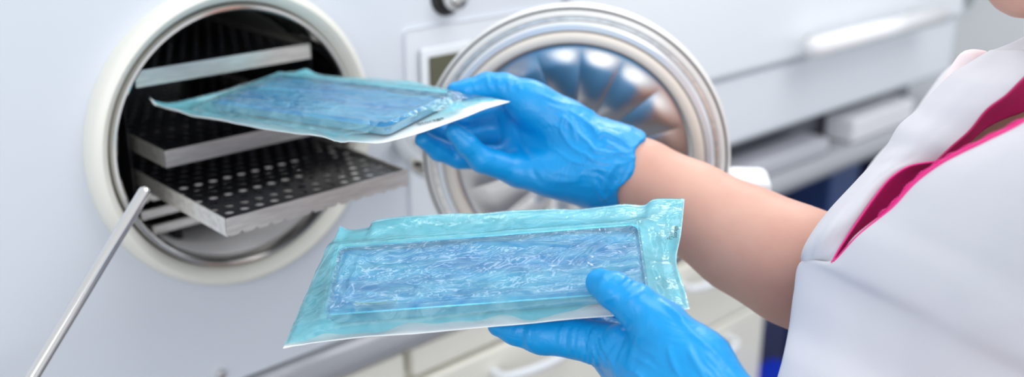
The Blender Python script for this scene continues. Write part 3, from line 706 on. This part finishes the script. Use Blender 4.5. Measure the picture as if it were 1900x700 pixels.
glL = glove('glove', '', hL, P(1420, 880, .605), unit(P(1420, 880, .605)-P(1330, 775, .635)), None, .0013, 8, [], person,
    folds=[((1221, 552), (1290, 602), 5, .0015), ((1236, 556), (1330, 655), 6, .0014), ((1182, 588), (1132, 690), 6, -.0010), ((1200, 600), (1165, 690), 7, .0012), ((1150, 620), (1112, 690), 5, -.0009), ((1098, 600), (1084, 655), 4, -.0012), ((1240, 640), (1262, 700), 5, .0016), ((1275, 640), (1315, 705), 6, .0016),
    ((1168, 508), (1148, 530), 3, .0009), ((1178, 516), (1154, 542), 3, .0010), ((1188, 526), (1160, 552), 3, .0010), ((1198, 538), (1160, 566), 3.5, .0012), ((1128, 500), (1118, 520), 3, .0006), ((1118, 560), (1145, 545), 3, .0006),
    ((962, 600), (956, 640), 3, .0008), ((974, 602), (968, 646), 3, -.0008), ((984, 604), (980, 650), 3, .0008), ((1044, 600), (1040, 655), 3.5, .0009), ((1056, 600), (1050, 658), 3.5, -.0010), ((1068, 600), (1062, 660), 3.5, .0010), ((1080, 600), (1072, 668), 3.5, .0009)],
    crease=[crease_at(975, 625, .69, Rv, 2400, .0020, .020), crease_at(1060, 640, .68, Rv+.3*Uv, 2000, .0022, .026), crease_at(1165, 545, .63, Rv*.6-Uv*.8, 2200, .0020, .020),
     crease_at(1160, 660, .66, Rv*.85+Uv*.3, 950, .0022, .042), crease_at(1300, 640, .60, Rv*.7+Uv*.7, 1200, .0022, .032)])
glR['label'] = 'upper blue glove with a loose gathered cuff'; glL['label'] = 'lower blue glove with thumb on the pouch'
# body: one continuous mesh (arms, torso, neck, head, legs)
def Bp(s, fwd, z, r): return np.array([*(cen[:2]+side[:2]*s+face[:2]*fwd), z, r])
prims = []
prims += chain(aR, .02)+chain(aR2, .03)+chain(aL, .02)
for c_ in r_palm+[r_thumb]+r_f: prims += chain([q-np.array([0, 0, 0, .0038]) for q in c_], .008)
for c_ in l_palm+[l_thumb]+l_f: prims += chain([q-np.array([0, 0, 0, .0045]) for q in c_], .008)
for sgn in (-1, 1):
    prims += chain([Bp(.150*sgn, -.01, 1.20, .036), Bp(.085*sgn, -.015, 1.245, .036), Bp(.03*sgn, -.01, 1.28, .042)], .02)
    prims += chain([Bp(.08*sgn, -.01, 1.17, .072), Bp(.08*sgn, .0, 1.10, .080), Bp(.07*sgn, 0, .98, .085), Bp(.085*sgn, -.01, .84, .10), Bp(.095*sgn, -.01, .74, .10)], .05)
    prims += [(Bp(.07*sgn, .045, 1.12, .050), Bp(.07*sgn, .050, 1.115, .050), .03)]
    prims += chain([Bp(.09*sgn, -.01, .74, .085), Bp(.08*sgn, .0, .40, .055), Bp(.075*sgn, -.02, .22, .052), Bp(.075*sgn, -.02, FLOOR+.08, .036)], .03)
    prims += chain([Bp(.075*sgn, -.03, FLOOR+.04, .036), Bp(.085*sgn, .13, FLOOR+.03, .028)], .02)
prims += chain([Bp(0, .0, 1.18, .09), Bp(0, .0, .85, .09)], .05)
prims += [(pw((1720, 390, .775, 85)), pw((1900, 240, .765, 85)), .03)]
prims += [(pw((1905, -35, .68, 68)), pw((1960, -60, .70, 80)), .03)]
prims += chain([Bp(0, -.005, 1.27, .050), Bp(0, .02, 1.38, .048)], .03)
prims += chain([Bp(0, .02, 1.455, .078), Bp(0, .035, 1.49, .080)], .03)
prims += chain([Bp(0, .06, 1.42, .055), Bp(0, .083, 1.375, .026)], .03)
prims += [(Bp(.03, .045, 1.40, .03), Bp(-.03, .045, 1.40, .03), .03)]
prims += [(Bp(0, .108, 1.470, .007), Bp(0, .118, 1.440, .0095), .014)]
for sgn in (-1, 1): prims += [(Bp(.078*sgn, .01, 1.455, .012), Bp(.080*sgn, .0, 1.425, .008), .008)]
lo, hi = bounds(prims, .015); hB = .0048
f = sdf_eval(prims, lo, hi, hB); v, fc = surface_nets(f, lo, hB)
body = link('body', raw(v, fc), m_skin, person)
sm_ = body.modifiers.new('sm', 'SMOOTH'); sm_.factor = .5; sm_.iterations = 3
# face details and hair
hp = []
for sgn in (-1, 1):
    hp += chain([Bp(.06*sgn, -.01, 1.52, .045), Bp(.075*sgn, -.03, 1.45, .03), Bp(.06*sgn, -.055, 1.40, .03)], .03)
hp += chain([Bp(0, .05, 1.545, .045), Bp(0, -.02, 1.54, .06), Bp(0, -.06, 1.47, .06), Bp(0, -.065, 1.40, .045)], .03)
hp += [(Bp(0, -.11, 1.45, .03), Bp(0, -.12, 1.44, .03), .02)]
lo, hi = bounds(hp, .015); f = sdf_eval(hp, lo, hi, .004); v, fc = surface_nets(f, lo, .004)
link('hair', raw(v, fc), m_hair, person)
for sgn in (-1, 1):
    e_ = Bp(.030*sgn, .0945, 1.465, 0)[:3]; bm = bmesh.new(); bmesh.ops.create_uvsphere(bm, u_segments=24, v_segments=16, radius=.0115)
    me = bpy.data.meshes.new('m'); bm.to_mesh(me); bm.free(); me.transform(Matrix.Translation(Vector(e_)))
    eye = link('eye', me, mat('eye_white', (.85, .85, .85), .2), person)
    bm = bmesh.new(); bmesh.ops.create_uvsphere(bm, u_segments=20, v_segments=12, radius=.0062)
    me = bpy.data.meshes.new('m'); bm.to_mesh(me); bm.free(); me.transform(Matrix.Translation(Vector(Bp(.030*sgn, .1008, 1.4640, 0)[:3]))); link('iris', me, mat('iris_brown', (.08, .04, .02), .15), eye)
    tube('eyebrow', [Bp(.015*sgn, .116, 1.487, 0)[:3], Bp(.032*sgn, .112, 1.491, 0)[:3], Bp(.048*sgn, .098, 1.485, 0)[:3]], [.002, .003, .0015], m_hair, person, n=10)
tube('mouth', [Bp(-.022, .104, 1.404, 0)[:3], Bp(0, .1135, 1.406, 0)[:3], Bp(.022, .104, 1.404, 0)[:3]], [.002, .0055, .002], m_lip, person, n=14)

# ---- coat: front panels as draped surfaces, back shell round the torso
def panel(name, rows, m, parent, nu=80, nv=80, thick=.0014, wr=.0, seed=0, folds=()):
    """rows: list of rows, each a list of (px, py, depth) knots"""
    R_ = np.array([crspline([P(*q) for q in row], nu) for row in rows])
    S = np.array([crspline(R_[:, i], nv) for i in range(nu)])
    if wr:
        nrm = np.cross(np.gradient(S, axis=0), np.gradient(S, axis=1)); nrm /= np.maximum(np.linalg.norm(nrm, axis=2), 1e-9)[..., None]
        S = S+nrm*disp_noise(S.reshape(-1, 3), wr, 28, seed).reshape(nu, nv, 1)
    for (a, b, d_, w1, amp) in folds:
        a, b = P(*a, d_), P(*b, d_); ab = b-a; Fl = S.reshape(-1, 3); vd = Fl-CAM; vd = vd/np.linalg.norm(vd, axis=1)[:, None]
        tt = np.clip(((Fl-a)@ab)/(ab@ab), -.1, 1.1); q = Fl-a-tt[:, None]*ab; q = q-(q*vd).sum(1)[:, None]*vd
        ed = np.clip(1.1-np.abs(2*tt-1), 0, 1)
        S = (Fl-vd*(amp*ed*np.exp(-(np.linalg.norm(q, axis=1)/w1)**2))[:, None]).reshape(S.shape)
    me = grid_mesh(S); o = link(name, me, m, parent)
    sd = o.modifiers.new('s', 'SOLIDIFY'); sd.thickness = thick; sd.offset = 0
    return o
coat = bpy.data.objects.new('coat', None)
# back shell
cp = []
off = .012
for sgn in (-1, 1):
    cp += chain([Bp(.150*sgn, -.01, 1.20, .044), Bp(.085*sgn, -.02, 1.24, .044)], .03)
    cp += chain([Bp(.08*sgn, -.015, 1.17, .082), Bp(.085*sgn, -.01, 1.10, .090), Bp(.08*sgn, -.005, .98, .10), Bp(.095*sgn, -.01, .84, .112), Bp(.11*sgn, -.01, .50, .12)], .05)
cp += chain([Bp(0, .0, 1.18, .09), Bp(0, .0, .50, .11)], .05)
cp += chain([np.array([*shR, .044]), np.array([*(aR[-1][:3]*.5+shR*.5), .045]), np.array([*(aR[-1][:3]+(shR-aR[-1][:3])*.15), .050])], .02)
cp += chain([np.array([*shL, .060]), np.array([*(elL*.5+shL*.5), .058]), np.array([*(elL+(shL-elL)*.12), .054])], .02)
lo, hi = bounds(cp, .015); f = sdf_eval(cp, lo, hi, .006); X, Y, Z = gridpts(lo, f.shape, .006)
fwd = (X-cen[0])*face[0]+(Y-cen[1])*face[1]; sd_ = (X-cen[0])*side[0]+(Y-cen[1])*side[1]
f = np.maximum(f, np.where(Z > .96, np.where((sd_ > -.085) & (sd_ < .10), fwd-.012, -1), -1))
f = np.maximum(f, .52-Z)
v, fc = surface_nets(f, lo, .006)
coat = link('coat', raw(v, fc), m_coat, person); sm_ = coat.modifiers.new('sm', 'SMOOTH'); sm_.factor = .5; sm_.iterations = 4
# far panel: silhouette on the left to the neckline edge
silh = [(1838, 95, .735), (1800, 118, .735), (1765, 140, .73), (1725, 180, .73), (1700, 207, .73), (1668, 235, .73), (1640, 280, .73), (1590, 335, .73), (1535, 395, .73), (1500, 445, .725), (1488, 482, .722), (1508, 512, .732)]
edge = [(1960, 90, .655), (1896, 150, .66), (1868, 178, .665), (1831, 206, .672), (1800, 244, .678), (1765, 275, .683), (1735, 301, .69), (1690, 309, .694), (1640, 347, .696), (1596, 404, .697), (1560, 458, .697), (1543, 490, .696)]
rows = []
for i, (a, b) in enumerate(zip(silh, edge)):
    kk = 1 if i < 10 else (.4 if i == 10 else 0.)
    a = np.array(a, float); b = np.array(b, float); back = a+np.array([14, 10, .05])
    rows.append([tuple(back), tuple(a), tuple(a*.72+b*.28+np.array([0, 0, -.016*kk])), tuple(a*.4+b*.6+np.array([0, 0, -.012*kk])), tuple(b)])
panel('coat_far_front', rows, m_coat, coat, 120, 180, wr=.0012, seed=2, folds=[((1690, 222), (1790, 208), .72, .004, .004), ((1625, 300), (1725, 275), .71, .004, .0035), ((1560, 440), (1625, 340), .705, .004, .002)])
# shoulder / collar piece of the far side
rows = [[(1838, 96, .742), (1870, 84, .73), (1900, 70, .72), (1960, 40, .71)], [(1845, 110, .73), (1875, 100, .72), (1905, 92, .71), (1970, 80, .69)],
        [(1860, 140, .71), (1885, 132, .70), (1915, 125, .69), (1985, 120, .67)], [(1868, 178, .672), (1890, 165, .67), (1930, 150, .668), (1990, 150, .66)]]
panel('coat_collar', rows, m_coat, coat, 40, 40, wr=0)
# near panel
ne = [(2050, 118, .60), (1960, 176, .612), (1900, 226, .622), (1831, 261, .634), (1775, 288, .645), (1738, 309, .652), (1697, 341, .660), (1660, 382, .667), (1632, 406, .673), (1591, 440, .681), (1548, 487, .6925), (1491, 489, .7165), (1478, 545, .7165), (1469, 610, .712), (1456, 670, .70), (1440, 730, .69), (1425, 850, .67), (1420, 1000, .66)]
rows = []
for i, q in enumerate(ne):
    q = np.array(q, float); t_ = i/(len(ne)-1)
    r2 = np.array([2350, 250+i*62, .47+.05*t_])
    inner = q+np.array([10, 4 if i > 10 else 12, .006 if i > 10 else .004])
    m1 = q*.78+r2*.22+np.array([0, 0, -.018]); m2 = q*.5+r2*.5+np.array([0, 0, -.035]); m0 = q*.93+r2*.07+np.array([0, 0, -.010])
    zr = float(np.clip(P(*r2)[2], .3, 1.25)); r3 = Bp(-.150, .045, zr, 0)[:3]; r4 = Bp(-.168, -.035, zr, 0)[:3]
    r2 = r2*.55+np.array(px_of(r3))*.45
    rows.append([tuple(inner), tuple(q), tuple(m0), tuple(m1), tuple(m2), tuple(r2), px_of(r3), px_of(r4)])
panel('coat_near_front', rows, m_coat, coat, 220, 220, wr=.0016, seed=4, folds=[((1815, 586), (1930, 570), .60, .0022, -.004), ((1800, 596), (1950, 590), .60, .009, .004)])
# magenta facing, piping, pocket edge
up_e = [(1543, 488, .6935), (1560, 458, .694), (1596, 404, .694), (1637, 348, .693), (1660, 325, .692), (1690, 308, .690), (1735, 300, .686)]
lo_e = [(1546, 490, .700), (1570, 462, .704), (1612, 418, .708), (1650, 383, .708), (1675, 358, .706), (1705, 330, .702), (1738, 306, .690)]
panel('magenta_facing', [up_e, [tuple((np.array(a)+np.array(b))/2+np.array([0, 0, .002])) for a, b in zip(up_e, lo_e)], lo_e], m_pink, coat, 60, 14)
up2 = [(1735, 302, .684), (1765, 273, .680), (1800, 242, .675), (1831, 204, .669), (1868, 176, .662), (1896, 148, .657), (1960, 88, .650)]
lo2 = [(1742, 306, .688), (1770, 286, .688), (1800, 262, .688), (1831, 236, .686), (1868, 218, .684), (1900, 206, .682), (1980, 160, .672)]
panel('magenta_facing', [up2, [tuple((np.array(a)+np.array(b))/2+np.array([0, 0, .002])) for a, b in zip(up2, lo2)], lo2], m_pink, coat, 60, 14)
tube('piping', [P(*(np.array(q)+np.array([-1, -1, -.001]))) for q in ne[:11]][::-1], [.0006, .0013, .0016, .0016], m_pink2, coat, n=120, seg=10)
tube('piping', [P(*(np.array(q)+np.array([0, 0, -.001]))) for q in up_e], .0007, m_pink2, coat, n=60, seg=8)
# lace-like frill standing on the near piping
fr_pts = crspline([P(*(np.array(q)+np.array([-3, -3, .0]))) for q in ne[2:9]], 150); vs = []; fs = []
for i, p in enumerate(fr_pts):
    hh = .0009*(1+.8*abs(math.sin(i*1.3))+.5*math.sin(i*.37)); q = p-Rv*hh*.6+Uv*hh*.8+Fv*.001*math.sin(i*2.1)
    vs += [p, q]
    if i: fs.append((2*i-2, 2*i, 2*i+1, 2*i-1))
fo = link('frill', raw(vs, fs), m_pink2, coat); fo.modifiers.new('s', 'SOLIDIFY').thickness = .0006
# pale pink puckered shoulder gather beyond the far shoulder
sp = [(pw((1800, 118, .765, 21)), pw((1780, 150, .765, 22)), .01), (pw((1780, 150, .765, 22)), pw((1745, 190, .762, 22)), .01), (pw((1822, 112, .765, 14)), pw((1800, 120, .765, 20)), .01)]
lo, hi = bounds(sp, .01); f = sdf_eval(sp, lo, hi, .0018); v, fc = surface_nets(f, lo, .0018)
n_ = mesh_normals(v, fc); v = v+n_*disp_noise(v, .002, 160, 5)[:, None]
link('blouse_shoulder', raw(v, fc), m_pale, person)
